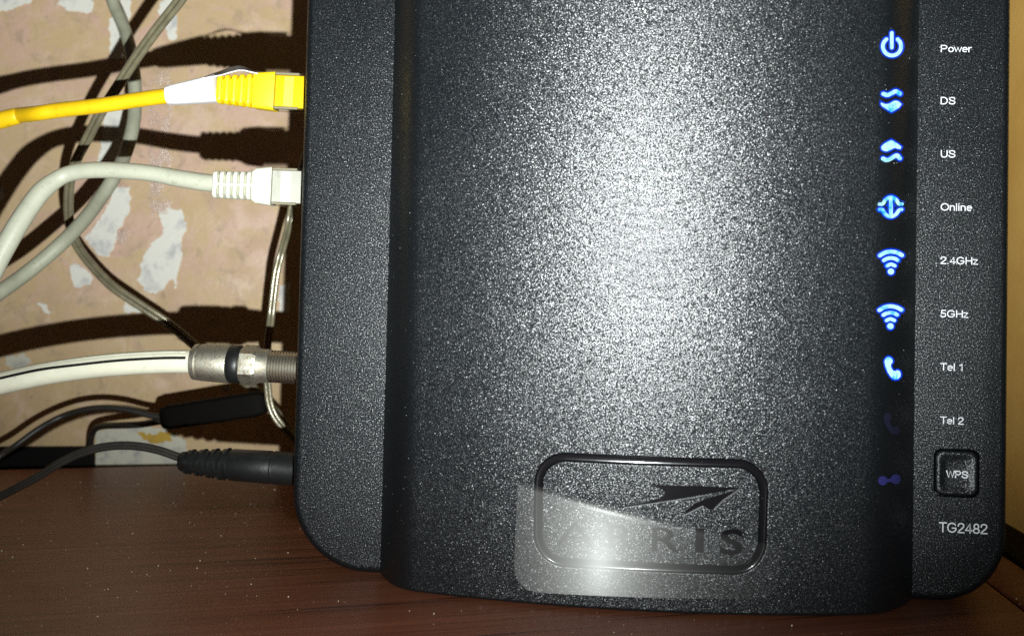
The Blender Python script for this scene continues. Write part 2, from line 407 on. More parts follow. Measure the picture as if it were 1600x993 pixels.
# ================================================================== MODEM
BX0, BX1, BZ1, BD = -.0897, .1134, .222, .046
modem = thing('modem', ((BX0+BX1)/2, 0, 0), 'black grained plastic cable modem standing upright with a column of glowing blue symbols', 'modem')
def outline(ins, n=14):
    x0, x1, z0, z1 = BX0+ins, BX1-ins, ins, BZ1-ins; out = []
    for cx, cz, r, a0 in ((x1, z1, .016, 0), (x0, z1, .018, PI/2), (x0, z0, .023, PI), (x1, z0, .0185, 1.5*PI)):
        r = r-ins; cx = cx-r if cx == x1 else cx+r; cz = cz-r if cz == z1 else cz+r
        for i in range(n+1):
            a = a0+PI/2*i/n; out.append((cx+r*math.cos(a), cz+r*math.sin(a)))
    return out
R_ = .0026; rings = []
for k in range(7):
    a = PI/2*k/6; rings.append([Vector((x, R_*(1-math.cos(PI/2-a)) , z)) for x, z in outline(R_*(1-math.cos(a)) if False else R_*(1-math.sin(PI/2-a)*1) )])
rings = []
for k in range(8):                              # front edge rounding, from the face back
    a = PI/2*k/7; rings.append([Vector((x, R_*(1-math.cos(a)), z)) for x, z in outline(R_*(1-math.sin(a)))])
for k in range(7):
    a = PI/2*(1-k/6); rings.append([Vector((x, BD-R_*(1-math.cos(a)), z)) for x, z in outline(R_*(1-math.sin(a)))])
housing = obj('housing', loft(rings), M_GRAIN, modem, angle=50)
# well for the round-cornered push button
bc = at(1494.5, 738.5, 0); bw = (at(1530.5, 738, 0).x-at(1458.5, 738, 0).x)/2; bh = (at(1494, 700.5, 0).z-at(1494, 776.5, 0).z)/2
cut = loft([[Vector((bc.x+x, y, bc.z+z)) for x, z in rrect(bw, bh, .0022)] for y in (-.004, .0035)])
cme = bpy.data.meshes.new('cutter'); cme.from_pydata([tuple(v) for v in cut[0]], [], cut[1])
bm = bmesh.new(); bm.from_mesh(cme); bmesh.ops.recalc_face_normals(bm, faces=bm.faces); bm.to_mesh(cme); bm.free()
co = bpy.data.objects.new('cutter', cme); C.objects.link(co)
bo = housing.modifiers.new('well', 'BOOLEAN'); bo.object = co; bo.operation = 'DIFFERENCE'; bo.solver = 'EXACT'
bpy.context.view_layer.update()
nm = bpy.data.meshes.new_from_object(housing.evaluated_get(bpy.context.evaluated_depsgraph_get()))
housing.modifiers.clear(); housing.data = nm; nm.name = 'housing'; bpy.data.objects.remove(co)
nm.polygons.foreach_set('use_smooth', [True]*len(nm.polygons)); nm.set_sharp_from_angle(angle=math.radians(38))

# ---- bowed front panel
PX0, PX1, PZ0, PZ1 = -.0625, .0877, .0003, .2195
PC = (PX0+PX1)/2; PW = (PX1-PX0)/2
LEAN, SH, GB, WL, WR = .115, .0125, .0108, .0135, .0190
def bow(x, z=0.03):
    tl = min(1, max(0, (x-PX0)/WL)); tr_ = min(1, max(0, (PX1-x)/WR))
    u = (x-PC)/PW
    sh_ = (1-(1-tl)**2.3)*(1-(1-tr_)**2.3)
    return -(SH*sh_+GB*(1-u*u)+LEAN*z*sh_*(1-.35*u*u))-.0002
def hit(px, py, fn=None, lift=0.0):             # where the pixel's ray meets the bowed panel
    fn = fn or bow; y = -.02
    for _ in range(14):
        p = at(px, py, y); y = fn(p.x, p.z)-lift
    return at(px, py, y)
# badge frame: recessed rounded-rectangle channel
q0, q1 = hit(834, 800), hit(1199, 812); qa, qb = hit(1010, 707), hit(1010, 900)
RX0, RX1, RZ1, RZ0 = q0.x, q1.x, hit(1015, 713).z, hit(1015, 893).z
RCX, RCZ, RHW, RHH, RRAD = (RX0+RX1)/2, (RZ0+RZ1)/2, (RX1-RX0)/2, (RZ1-RZ0)/2, .0085
GW = .0023
def sdf(x, z, hw, hh, r):
    qx, qz = abs(x-RCX)-(hw-r), abs(z-RCZ)-(hh-r)
    return math.hypot(max(qx, 0), max(qz, 0))+min(max(qx, qz), 0)-r
def groove(x, z):
    d = -sdf(x, z, RHW, RHH, RRAD)              # distance inside the outer line
    if d <= 0 or d >= GW: return 0
    e = min(d, GW-d)/.00045
    return .00065*min(1, e)**.8
def base_round(z):
    r = .0011
    return 0 if z > PZ0+r else r*(1-math.sqrt(max(0, 1-((PZ0+r-z)/r)**2)))
xs = sorted(set([round(PX0+(PX1-PX0)*i/150, 6) for i in range(151)]+[round(RX0-.001+(RX1-RX0+.002)*i/300, 6) for i in range(301)]+[PX0+.0002*i for i in range(1, 6)]+[PX1-.0002*i for i in range(1, 6)]))
zs = sorted(set([PZ0+.0002*i for i in range(9)]+[round(PZ0+.002+(PZ1-PZ0-.002)*i/60, 6) for i in range(61)]+[round(RZ0-.001+(RZ1-RZ0+.002)*i/170, 6) for i in range(171)]))
nx, nz = len(xs), len(zs); V = []; F = []
for z in zs:
    for x in xs: V.append((x, bow(x, z)+groove(x, z)+base_round(z), z))
for j in range(nz-1):
    for i in range(nx-1): a = j*nx+i; F.append((a, a+1, a+nx+1, a+nx))
bd = [i for i in range(nx)]+[j*nx+nx-1 for j in range(1, nz)]+[(nz-1)*nx+i for i in range(nx-2, -1, -1)]+[j*nx for j in range(nz-2, 0, -1)]
s0 = len(V); V += [(V[b][0], .0015, V[b][2]) for b in bd]; nb_ = len(bd)
for k in range(nb_): F.append((bd[k], bd[(k+1) % nb_], s0+(k+1) % nb_, s0+k))
panel = obj('front_panel', (V, F), M_GRAIN, modem, angle=60)

# glossy bed of the channel
V, F = [], []; NN = 160
def rr_pt(s, d):                                # point on the rounded rectangle inset by d
    o = rrect(RHW-d, RHH-d, RRAD-d, 24); return o
for d in (.00035, .0008, .0013, .0018, .00225):
    for x, z in rrect(RHW-d, RHH-d, RRAD-d, 24):
        V.append(None if False else (RCX+x, 0, RCZ+z))
# straight runs need extra points to follow the bow
def dens(o, step=.0012):
    out = []
    for i in range(len(o)):
        a, b = Vector(o[i]), Vector(o[(i+1) % len(o)]); k = max(1, int(math.ceil((b-a).length/step)))
        out += [a.lerp(b, s/k) for s in range(k)]
    return out
ref = dens(rrect(RHW, RHH, RRAD, 24)); rings = []
cen = []
for p in ref:                                   # inward normal from the signed distance
    e = 1e-6; gx = sdf(RCX+p.x+e, RCZ+p.y, RHW, RHH, RRAD)-sdf(RCX+p.x-e, RCZ+p.y, RHW, RHH, RRAD); gz = sdf(RCX+p.x, RCZ+p.y+e, RHW, RHH, RRAD)-sdf(RCX+p.x, RCZ+p.y-e, RHW, RHH, RRAD)
    g_ = Vector((gx, gz)).normalized(); cen.append(g_)
prof = [(.00005, -.00012), (.00030, .00042), (.0005, .00054), (.0012, .00055), (GW-.0005, .00054), (GW-.0003, .00042), (GW-.00005, -.00012)]
rings = [[Vector((RCX+p.x-g_.x*d, bow(RCX+p.x-g_.x*d, RCZ+p.y-g_.y*d)+dy, RCZ+p.y-g_.y*d)) for p, g_ in zip(ref, cen)] for d, dy in prof]
frame = obj('badge_frame', loft(rings, False, False), M_GLOSS, modem, angle=40)

def glyph(ch, weight=0.0):
    cu = bpy.data.curves.new('t', 'FONT'); cu.body = ch; cu.size = 1; cu.offset = weight; cu.resolution_u = 5
    o = bpy.data.objects.new('t', cu); C.objects.link(o); bpy.context.view_layer.update()
    me = bpy.data.meshes.new_from_object(o.evaluated_get(bpy.context.evaluated_depsgraph_get()))
    v = [tuple(q.co) for q in me.vertices]; f = [tuple(p.vertices) for p in me.polygons]
    bpy.data.objects.remove(o); bpy.data.curves.remove(cu); bpy.data.meshes.remove(me)
    return v, f
def solidify(vf, pos, lift, thick):
    """flat glyph (u, v) -> solid; pos(u, v, lift) gives the place point"""
    v, f = vf
    bm = bmesh.new(); vv = [bm.verts.new(q) for q in v]
    for q in f:
        try: bm.faces.new([vv[i] for i in q])
        except ValueError: pass
    bmesh.ops.remove_doubles(bm, verts=bm.verts, dist=1e-5)
    bm.verts.index_update()
    top = [pos(q.co.x, q.co.y, lift+thick) for q in bm.verts]; bot = [pos(q.co.x, q.co.y, lift-.0001) for q in bm.verts]; n = len(top)
    F = [tuple(q.index for q in fc.verts) for fc in bm.faces]; FF = F+[tuple(n+i for i in q[::-1]) for q in F]
    for e in bm.edges:
        if len(e.link_faces) == 1: a, b = e.verts; FF.append((a.index, b.index, n+b.index, n+a.index))
    bm.free(); return top+bot, FF
def arcp(cx, cy, rx, ry, a0, a1, n=14): return [(cx+rx*math.cos(math.radians(a0+(a1-a0)*i/n)), cy+ry*math.sin(math.radians(a0+(a1-a0)*i/n))) for i in range(n+1)]
def sm(L): return [(q.x, q.y) for q in spline([Vector((x, y, 0)) for x, y in L], 4)]
lo, hi, xm = .075, .925, .665
GL = {'P': (.78, [[(.1, lo), (.1, hi), (.42, hi)]+arcp(.42, .70, .25, .225, 90, -90)+[(.1, .475)]]),
 'D': (.86, [[(.1, lo), (.1, hi), (.36, hi)]+arcp(.36, .5, .38, .425, 90, -90)+[(.1, lo)]]),
 'S': (.77, [sm([(.66, .70), (.60, .87), (.39, .925), (.17, .86), (.12, .71), (.22, .57), (.42, .50), (.62, .42), (.68, .27), (.58, .12), (.38, .075), (.16, .13), (.09, .30)])]),
 'U': (.80, [[(.11, hi)]+arcp(.40, .36, .29, .285, 180, 360)+[(.69, hi)]]), 'O': (.92, [arcp(.46, .5, .37, .425, 0, 360, 24)]),
 'G': (.92, [arcp(.46, .5, .37, .425, 38, 325, 18)+[(.80, .30), (.80, .46), (.50, .46)]]),
 'H': (.80, [[(.11, lo), (.11, hi)], [(.69, lo), (.69, hi)], [(.11, .5), (.69, .5)]]), 'T': (.68, [[(.04, hi), (.64, hi)], [(.34, hi), (.34, lo)]]),
 'W': (.98, [[(.05, hi), (.26, lo), (.49, hi), (.72, lo), (.93, hi)]]), 'o': (.62, [arcp(.31, .37, .235, .295, 0, 360, 18)]),
 'w': (.78, [[(.04, xm), (.21, lo), (.39, xm), (.57, lo), (.74, xm)]]), 'e': (.62, [[(.08, .39)]+arcp(.31, .37, .235, .295, 4, 305, 16)]),
 'r': (.38, [[(.09, lo), (.09, xm)], sm([(.09, .42), (.17, .60), (.33, .665)])]), 'n': (.60, [[(.09, lo), (.09, xm)], sm([(.09, .45), (.16, .62), (.30, .665), (.44, .60), (.49, .45), (.49, lo)])]),
 'l': (.24, [[(.11, lo), (.11, hi)]]), 'i': (.24, [[(.11, lo), (.11, xm)], [(.11, .91), (.11, .93)]]), 'z': (.54, [[(.05, xm), (.46, xm), (.05, lo), (.48, lo)]]),
 '.': (.28, [[(.12, lo), (.12, lo+.02)]]), '2': (.67, [sm([(.09, .68), (.14, .86), (.33, .925), (.52, .85), (.56, .68), (.46, .50), (.22, .28), (.08, .10)])+[(.08, lo), (.58, lo)]]),
 '4': (.67, [[(.45, lo), (.45, hi), (.06, .30), (.61, .30)]]), '5': (.67, [[(.54, hi), (.17, hi), (.12, .52)]+sm([(.12, .50), (.30, .575), (.50, .50), (.56, .33), (.48, .14), (.30, .075), (.12, .13), (.07, .25)])]),
 '8': (.67, [arcp(.33, .705, .20, .22, 0, 360, 18), arcp(.33, .28, .25, .205, 0, 360, 18)]), '1': (.56, [[(.14, .74), (.27, .80), (.36, hi), (.36, lo)]]), ' ': (.30, [])}
def word(name, txt, x0, x1, ybase, ycap, mat, parent, y=0.0, lift=.00004, sw_=.118, label=None):
    """printed word built from even strokes: base line start and end, base and cap height in photo pixels"""
    a, b, c_ = at(x0, ybase, 0), at(x1, ybase, 0), at((x0+x1)/2, ycap, 0); mid = (a+b)/2
    W_ = sum(GL[ch][0] for ch in txt)-.08; sx = (b.x-a.x)/W_; sz = c_.z-mid.z; u0 = 0; parts = []; k = 0
    for ch in txt:
        for L in GL[ch][1]:
            Q = [Vector((a.x+(u0+u_)*sx, mid.z+v_*sz)) for u_, v_ in L]; hw = sw_*sz/2; top = []; 
            V, F = [], []
            closed = (Q[0]-Q[-1]).length < 1e-7
            Lf, Rt = [], []
            for i, p in enumerate(Q):
                pa = Q[i-1] if i > 0 else (Q[-2] if closed else None); pb = Q[i+1] if i < len(Q)-1 else (Q[1] if closed else None)
                d1 = (p-pa).normalized() if pa is not None and (p-pa).length > 1e-9 else None; d2 = (pb-p).normalized() if pb is not None and (pb-p).length > 1e-9 else None
                if d1 is None: d1 = d2
                if d2 is None: d2 = d1
                n1, n2 = Vector((-d1.y, d1.x)), Vector((-d2.y, d2.x)); m_ = n1+n2
                m_ = m_/max(.55, m_.length_squared/2) if m_.length > .3 else n1
                e = Vector((0, 0))
                if not closed and i == 0: e = -d2*hw
                if not closed and i == len(Q)-1: e = d1*hw
                Lf.append(p+m_*hw+e); Rt.append(p-m_*hw+e)
            n = len(Q); yy = y-lift-.000012*(k % 4); k += 1
            V = [Vector((q.x, yy, q.y)) for q in Lf]+[Vector((q.x, yy, q.y)) for q in Rt]
            V += [q+Vector((0, .00006, 0)) for q in V]; m2 = 2*n
            for i in range(n-1):
                F += [(i, i+1, n+i+1, n+i), (m2+i, m2+n+i, m2+n+i+1, m2+i+1), (i, m2+i, m2+i+1, i+1), (n+i, n+i+1, m2+n+i+1, m2+n+i)]
            F += [(0, n, m2+n, m2), (n-1, m2+n-1, m2+n+n-1, n+n-1)]
            parts.append((V, F))
        u0 += GL[ch][0]
    return obj(name, merge(parts), mat, parent, smooth=False, label=label)
def letter(name, txt, x0, x1, ybase, ycap, mat, parent, fn, lift, thick, weight):
    v, f = glyph(txt, weight); a, b, c_ = hit(x0, ybase, fn), hit(x1, ybase, fn), hit((x0+x1)/2, ycap, fn); mid = (a+b)/2
    ux0, ux1 = min(q[0] for q in v), max(q[0] for q in v); cap = max(q[1] for q in glyph('H', weight)[0]); sx = (b.x-a.x)/(ux1-ux0); sz = (c_.z-mid.z)/cap
    def pos(u, w_, l):
        x = a.x+(u-ux0)*sx; return Vector((x, fn(x, mid.z+w_*sz)-l, mid.z+w_*sz))
    return obj(name, solidify((v, f), pos, lift, thick), mat, parent, smooth=False)

for txt, x1, yb, cap, wt in (('Power', 1517, 82, 70.5, .012), ('DS', 1492, 163.5, 151.5, .012), ('US', 1492, 246.5, 234.5, .012), ('Online', 1518, 329.5, 317.5, .012),
                    ('2.4GHz', 1527, 413, 401, .012), ('5GHz', 1512, 496, 484, .012), ('Tel 1', 1505, 579, 567, .012), ('Tel 2', 1505, 662.5, 650.5, .012)):
    word('printed_word', txt, 1469, x1, yb, cap, M_PRINT, modem, label='small white word %s beside the symbols' % txt)
word('printed_word', 'TG2482', 1467, 1542, 832.5, 816, M_PRINT, modem, label='larger white print TG2482')

# badge letters and emblem
for ch, x0, x1, yb, yc, wt in (('A', 870, 928, 852, 815, -.012), ('R', 950, 991, 856, 819, .0), ('R', 1018, 1061, 860.5, 823, .0), ('I', 1086, 1099, 862, 824, .0), ('S', 1124, 1160, 864, 826, .02)):
    letter('badge_letter', ch, x0, x1, yb, yc, M_GLOSS, modem, bow, .0002, .0003, wt)
def zp(L): return [(820+x/4, 690+y/4) for x, y in L]
def emblem(L, bars=None):
    P = zp(L); fr = [hit(x, y, bow, .0004) for x, y in P]
    bm = bmesh.new(); vv = [bm.verts.new((p.x, 0, p.z)) for p in fr]
    for t_ in tessellate_polygon([[Vector((p.x, p.z, 0)) for p in fr]]): bm.faces.new([vv[i] for i in t_])
    x0_, x1_ = min(p.x for p in fr), max(p.x for p in fr); k = int((x1_-x0_)/.001)
    for i in range(1, k):
        bmesh.ops.bisect_plane(bm, geom=bm.verts[:]+bm.edges[:]+bm.faces[:], plane_co=(x0_+(x1_-x0_)*i/k, 0, 0), plane_no=(1, 0, 0))
    bm.verts.index_update()
    top = [Vector((q.co.x, bow(q.co.x, q.co.z)-.00040, q.co.z)) for q in bm.verts]; bot = [Vector((q.x, q.y+.0006, q.z)) for q in top]; n = len(top)
    F_ = [tuple(q.index for q in f_.verts) for f_ in bm.faces]; F_ += [tuple(n+i for i in q[::-1]) for q in F_]
    F_ += [(e.verts[0].index, e.verts[1].index, n+e.verts[1].index, n+e.verts[0].index) for e in bm.edges if len(e.link_faces) == 1]
    bm.free(); return top+bot, F_
obj('badge_emblem', merge([emblem([(780, 268), (1100, 275), (1345, 288), (1160, 322), (980, 352), (800, 380), (550, 418), (700, 385), (850, 350), (880, 325), (872, 305), (840, 288)]),
     emblem([(1345, 292), (1240, 372), (1180, 420), (1155, 420), (1112, 398), (1000, 452), (1010, 425), (1060, 388), (1120, 358), (1230, 325)])]), M_GLOSS, modem, smooth=False)
def ribbon(P, wpx, lift, fn=bow):
    L, Rr = [], []
    for i, p in enumerate(P):
        a, b = Vector(P[max(i-1, 0)]), Vector(P[min(i+1, len(P)-1)]); t_ = (b-a).normalized(); n_ = Vector((-t_.y, t_.x))
        L.append(Vector(p)+n_*wpx/2); Rr.append(Vector(p)-n_*wpx/2)
    O = L+Rr[::-1]
    fr = [hit(q.x, q.y, fn, lift) for q in O]; bk = [Vector((q.x, fn(q.x, q.z)+.0001, q.z)) for q in fr]
    return poly_prism(fr, bk)
obj('emblem_glint', merge([ribbon(zp([(1000, 458), (1055, 430), (1112, 402)]), 2.2, .00055), ribbon(zp([(1190, 414), (1240, 366), (1345, 294)]), 2.2, .00055), ribbon(zp([(620, 410), (800, 384), (980, 358), (1160, 328)]), 1.0, .0005)]), Mat('painted_edge_glint', (.30, .32, .33), .3, 1).m, modem, smooth=False)  # bright metal lines paint the glint along the emblem's edges

# protective film: clings above a slanting crease, lifted below it
V, F = [], []; N1, N2 = 90, 60
fx0, fx1, fz1, fz0 = hit(808, 800).x, hit(1219, 800).x, hit(1010, 690).z, hit(1010, 921).z
ca, cb = hit(865, 765), hit(1045, 812)
def crease(x): return ca.z+(x-ca.x)*(cb.z-ca.z)/(cb.x-ca.x)
def film_y(x, z):
    d = crease(x)-z; lift = 0
    if d > 0:
        rr = .0022; k = math.tan(math.radians(17.4)); lift = (d*d/(2*rr)*k if d < rr else (d-rr/2)*k)
        fade = 1-max(0, min(1, (x-.045)/.03))**2*.0
        lift *= fade
    return bow(x, z)-.00062-lift*1.0
fr_ = .0062; fcx, fcz, fhw, fhh = (fx0+fx1)/2, (fz0+fz1)/2, (fx1-fx0)/2, (fz1-fz0)/2
def film_grid(za, zb, n2):
    V, F = [], []
    for j in range(n2+1):
        for i in range(N1+1):
            x = fx0+(fx1-fx0)*i/N1; z = za(x)+(zb(x)-za(x))*j/n2
            for _ in range(2):
                dz = abs(z-fcz)-(fhh-fr_); ins = fr_-math.sqrt(max(0, fr_*fr_-max(0, dz)**2)); x = fx0+ins+(fx1-fx0-2*ins)*i/N1
            V.append((x, film_y(x, z), z))
    for j in range(n2):
        for i in range(N1): a = j*(N1+1)+i; F.append((a, a+1, a+N1+2, a+N1+1))
    return V, F
def film_mat(name, k):
    q = M_FILM.copy(); q.name = name
    for nd in q.node_tree.nodes:
        if nd.name == FILM_MIX.name: nd.inputs[0].default_value = k
    return q
film = obj('protective_film', film_grid(crease, lambda x: fz1, 24), film_mat('clinging_film', .0015), modem, angle=80)
obj('lifted_flap', film_grid(lambda x: fz0, crease, 50), M_FILM, film, angle=80)

# ---- indicator symbols
def strokes(L, wpx, cap=True):                  # rounded stroke outline in pixels
    if len(L) > 2:
        Q = spline([Vector((x, y, 0)) for x, y in L], 6); L = [(q.x, q.y) for q in Q]
    P = [Vector(q) for q in L]; A_, B_ = [], []
    for i, p in enumerate(P):
        t_ = (P[min(i+1, len(P)-1)]-P[max(i-1, 0)]).normalized(); n_ = Vector((-t_.y, t_.x))
        A_.append(p+n_*wpx/2); B_.append(p-n_*wpx/2)
    t1 = (P[-1]-P[-2]).normalized(); t0 = (P[0]-P[1]).normalized()
    def capv(p, t_, s):
        n_ = Vector((-t_.y, t_.x)); return [p+(n_*math.cos(a)+t_*math.sin(a))*wpx/2 for a in [PI*k/6 for k in range(1, 6)]]
    e = capv(P[-1], t1, 1); b = capv(P[0], t0, 1)
    return [tuple(q) for q in (A_+e+B_[::-1]+b)]
def circle(x, y, r, n=18): return [(x+r*math.cos(2*PI*i/n), y+r*math.sin(2*PI*i/n)) for i in range(n)]
def grow(L, d):                                 # outline grown by d pixels
    n = len(L); area = sum(L[i][0]*L[(i+1) % n][1]-L[(i+1) % n][0]*L[i][1] for i in range(n)); sg = 1 if area > 0 else -1; out = []
    for i in range(n):
        a, b, c_ = Vector(L[i-1]), Vector(L[i]), Vector(L[(i+1) % n])
        e1 = (b-a); e2 = (c_-b)
        if e1.length < 1e-6 or e2.length < 1e-6: out.append(tuple(b)); continue
        e1.normalize(); e2.normalize(); k = Vector((e1.y, -e1.x))+Vector((e2.y, -e2.x)); k = k/max(.5, k.length**2/2)
        out.append(tuple(b+k*d*sg))
    return out
def plate(L, lift, th=.0003):
    fr = [hit(x, y, bow, lift) for x, y in L]
    bm = bmesh.new(); vv = [bm.verts.new((p.x, 0, p.z)) for p in fr]
    for t_ in tessellate_polygon([[Vector((p.x, p.z, 0)) for p in fr]]):
        try: bm.faces.new([vv[i] for i in t_])
        except ValueError: pass
    x0_, x1_ = min(p.x for p in fr), max(p.x for p in fr); k = max(2, int((x1_-x0_)/.0006))
    for i in range(1, k):
        bmesh.ops.bisect_plane(bm, geom=bm.verts[:]+bm.edges[:]+bm.faces[:], plane_co=(x0_+(x1_-x0_)*i/k, 0, 0), plane_no=(1, 0, 0))
    bm.verts.index_update()
    top = [Vector((q.co.x, bow(q.co.x, q.co.z)-lift, q.co.z)) for q in bm.verts]; bot = [Vector((q.x, q.y+lift+.0002, q.z)) for q in top]; n = len(top)
    F_ = [tuple(q.index for q in f_.verts) for f_ in bm.faces]; F_ += [tuple(n+i for i in q[::-1]) for q in F_]
    F_ += [(e.verts[0].index, e.verts[1].index, n+e.verts[1].index, n+e.verts[0].index) for e in bm.edges if len(e.link_faces) == 1]
    bm.free(); return top+bot, F_
def symbol(name, shapes, mat, halo=True, label=None):
    o = obj(name, merge([plate(s, .00032) for s in shapes]), mat, modem, smooth=False, label=label)
    if halo: obj('painted_halo_rim', merge([plate(grow(s, 2.6), .0001+.00001*i) for i, s in enumerate(shapes)]), M_HALO, o, smooth=False)  # grown outline carries the painted glow
    return o
arc = [(1394+14.2*math.sin(a), 72.6-14.2*math.cos(a)) for a in [math.radians(38+284*k/12) for k in range(13)]]
symbol('power_light', [strokes(arc, 5.4), strokes([(1393.6, 51.5), (1393.6, 63), (1393.6, 74.5)], 5.2)], M_LED, label='lit power symbol')
symbol('downstream_light', [strokes([(1380.5, 146.8), (1387, 148.5), (1394, 145.5), (1400, 142.8), (1406.5, 146.5)], 6),
    [(1377, 160.3), (1380, 161.8), (1384, 163), (1388, 162.6), (1392, 160.8), (1396, 158.2), (1400, 157.4), (1404.5, 158.8), (1408.6, 163), (1405, 168), (1399, 172), (1393, 175), (1389, 172.5), (1384, 169.3), (1379.5, 166.4), (1377, 163.5)]], M_LED, label='lit wave over a downward arrow')
symbol('upstream_light', [[(1377.4, 229.3), (1380, 226.3), (1384, 223.2), (1388.5, 220.8), (1392.7, 218.8), (1396.8, 221), (1400.6, 223.4), (1404.8, 226.3), (1408.6, 229.5), (1407, 232.8), (1403, 232.3), (1398.7, 230.7), (1394.5, 232.4), (1390.6, 234.8), (1386.5, 236.2), (1382, 235.9), (1378.2, 233.6)],
    strokes([(1380, 247.8), (1385, 250), (1391, 248.5), (1397.5, 244.3), (1402.3, 243), (1406.2, 247.3)], 6)], M_LED, label='lit upward arrow over a wave')
symbol('online_light', [strokes([(1374.6, 319), (1379.5, 318.4), (1384.5, 311.6), (1392.3, 308), (1400, 311.6), (1404.8, 318.2), (1409.8, 318.6)], 5),
    strokes([(1374.6, 327.2), (1379, 327.8), (1384.3, 335.2), (1392.3, 338.4), (1400, 334.8), (1404.8, 328.6), (1409, 327)], 5),
    strokes([(1392.2, 310), (1392.2, 324), (1392.2, 337)], 5.4)], M_LED, label='lit divided circle with a centre bar')
for k, (dx, dy, lb) in enumerate(((0, 0, 'upper lit fan of wireless arcs'), (-.8, 85.3, 'lower lit fan of wireless arcs'))):
    symbol('wireless_light', [strokes([(1375+dx, 399+dy), (1383+dx, 394.6+dy), (1392.4+dx, 393+dy), (1402+dx, 394.6+dy), (1409.6+dx, 398.6+dy)], 5.8),
        strokes([(1381.3+dx, 406.6+dy), (1386.4+dx, 403.9+dy), (1392.4+dx, 402.9+dy), (1398.4+dx, 403.9+dy), (1403+dx, 406.3+dy)], 5.4),
        strokes([(1386.2+dx, 415+dy), (1392.4+dx, 412.7+dy), (1398.4+dx, 415+dy)], 5.2), circle(1392.3+dx, 424+dy, 4.7)], M_LED, label=lb)
ph = [(93, 105), (97, 88), (108, 75), (120, 72), (132, 76), (143, 90), (144, 103), (134, 118), (131, 130), (138, 148), (150, 163), (165, 163), (176, 157), (190, 164), (196, 180), (194, 197), (180, 212), (165, 216), (148, 213), (132, 198), (115, 172), (101, 140)]
def phone(dx, dy): return [(1360+x/4.137+dx, 540+y/4.137+dy) for x, y in ph]
symbol('telephone_light', [phone(0, 0)], M_LED, label='lit telephone handset symbol')
symbol('telephone_light', [phone(-1.5, 86.5)], M_OFFD, False, label='unlit telephone handset symbol')
symbol('pairing_light', [circle(1379.5, 750.3, 7.6, 8), circle(1399.8, 748, 8, 8), strokes([(1382, 750.5), (1397, 748.8)], 5)], M_OFFB, False, label='unlit violet symbol of two joined dots')

# ---- WPS button
BW, BH = bw-.00045, bh-.00045; rings = []
for ins, y in ((0, .0030), (0, .0002), (.0001, -.0002), (.0004, -.00055), (.0009, -.0007), (.0013, -.0006), (.0019, -.00035), (.0025, -.00015), (.0031, -.00006), (.0036, -.00003), (.0050, -.00003)):
    rings.append([Vector((bc.x+x, y, bc.z+z)) for x, z in rrect(BW-ins, BH-ins, max(.0004, .0020-ins*.2), 8)])
btn = obj('push_button', loft(rings), M_GRAIN, modem, angle=60, label='square dished button lettered WPS')
word('button_word', 'WPS', 1478, 1511, 746, 734.5, M_PRINT, btn, y=-.00006, lift=.0002, sw_=.16)

# ports on the left flank: jack surrounds (dark recessed sockets)
YP = .0155
def socket(px, py, hh, hd):
    c_ = at(px, py, YP); c_.x = BX0
    return merge([box((BX0-.0006, c_.y-hd-.0012, c_.z-hh-.0012), (BX0+.002, c_.y-hd, c_.z+hh+.0012)), box((BX0-.0006, c_.y+hd, c_.z-hh-.0012), (BX0+.002, c_.y+hd+.0012, c_.z+hh+.0012)),
                  box((BX0-.0006, c_.y-hd, c_.z+hh), (BX0+.002, c_.y+hd, c_.z+hh+.0012)), box((BX0-.0006, c_.y-hd, c_.z-hh-.0012), (BX0+.002, c_.y+hd, c_.z-hh))])
obj('network_socket', socket(481, 145, .0061, .0042), M_DARK, modem, smooth=False)
obj('network_socket', socket(478, 292, .0061, .0042), M_DARK, modem, smooth=False)

# ================================================================== CABLES
px2m = .315/F_PX
YC = YP
def P(px, py, y=YC): return at(px, py, y)

# --- yellow network cable
yc = thing('network_cable', P(400, 141), 'bright yellow network cable with white tape wrapped behind its ribbed plug', 'network cable')
obj('cord', tube([P(-90, 205, .02), P(-40, 197, .02), P(0, 188, .02), P(22, 182.5, .02), P(33, 180, .02), P(60, 177), P(94, 172), P(156, 165), P(219, 155.5), P(290, 146)], [13.5*px2m, 13.5*px2m, 14.5*px2m, 14*px2m, 13*px2m]+[12.5*px2m]*5, n=20), M_YEL, yc)
fr = Frame(P(262, 150), P(346, 137.5)); u = px2m
rings = fr.rlathe([(0, 12.8*u, 12.8*u), (1*u, 14*u, 13.5*u), (14*u, 16*u, 14.5*u), (50*u, 19*u, 16*u), (84*u, 22*u, 17*u)], .62, 8)
obj('tape_sleeve', rings, M_WHT, yc, angle=30)
# loose flap of the tape arching over the ribs
pts = [(316, 121), (330, 115.5), (345, 110.5), (358, 105.5), (372, 102.5), (382, 104), (392, 108.5), (403, 113.5)]
V = []
for (x, y) in pts:
    for dd in (-.0042, .0045):
        q = P(x, y+(0 if dd > 0 else 7.5*math.sin(PI*(x-314)/92)), YC+dd); V += [q, q+Vector((0, 0, -.0003))]
F = []
n = len(pts)
for i in range(n-1):
    a = i*4; b = a+4
    F += [(a, a+2, b+2, b), (a+1, b+1, b+3, a+3), (a, b, b+1, a+1), (a+2, a+3, b+3, b+2)]
F += [(0, 1, 3, 2), (n*4-4, n*4-2, n*4-1, n*4-3)]
obj('tape_flap', (V, F), M_WHT, yc, angle=60)

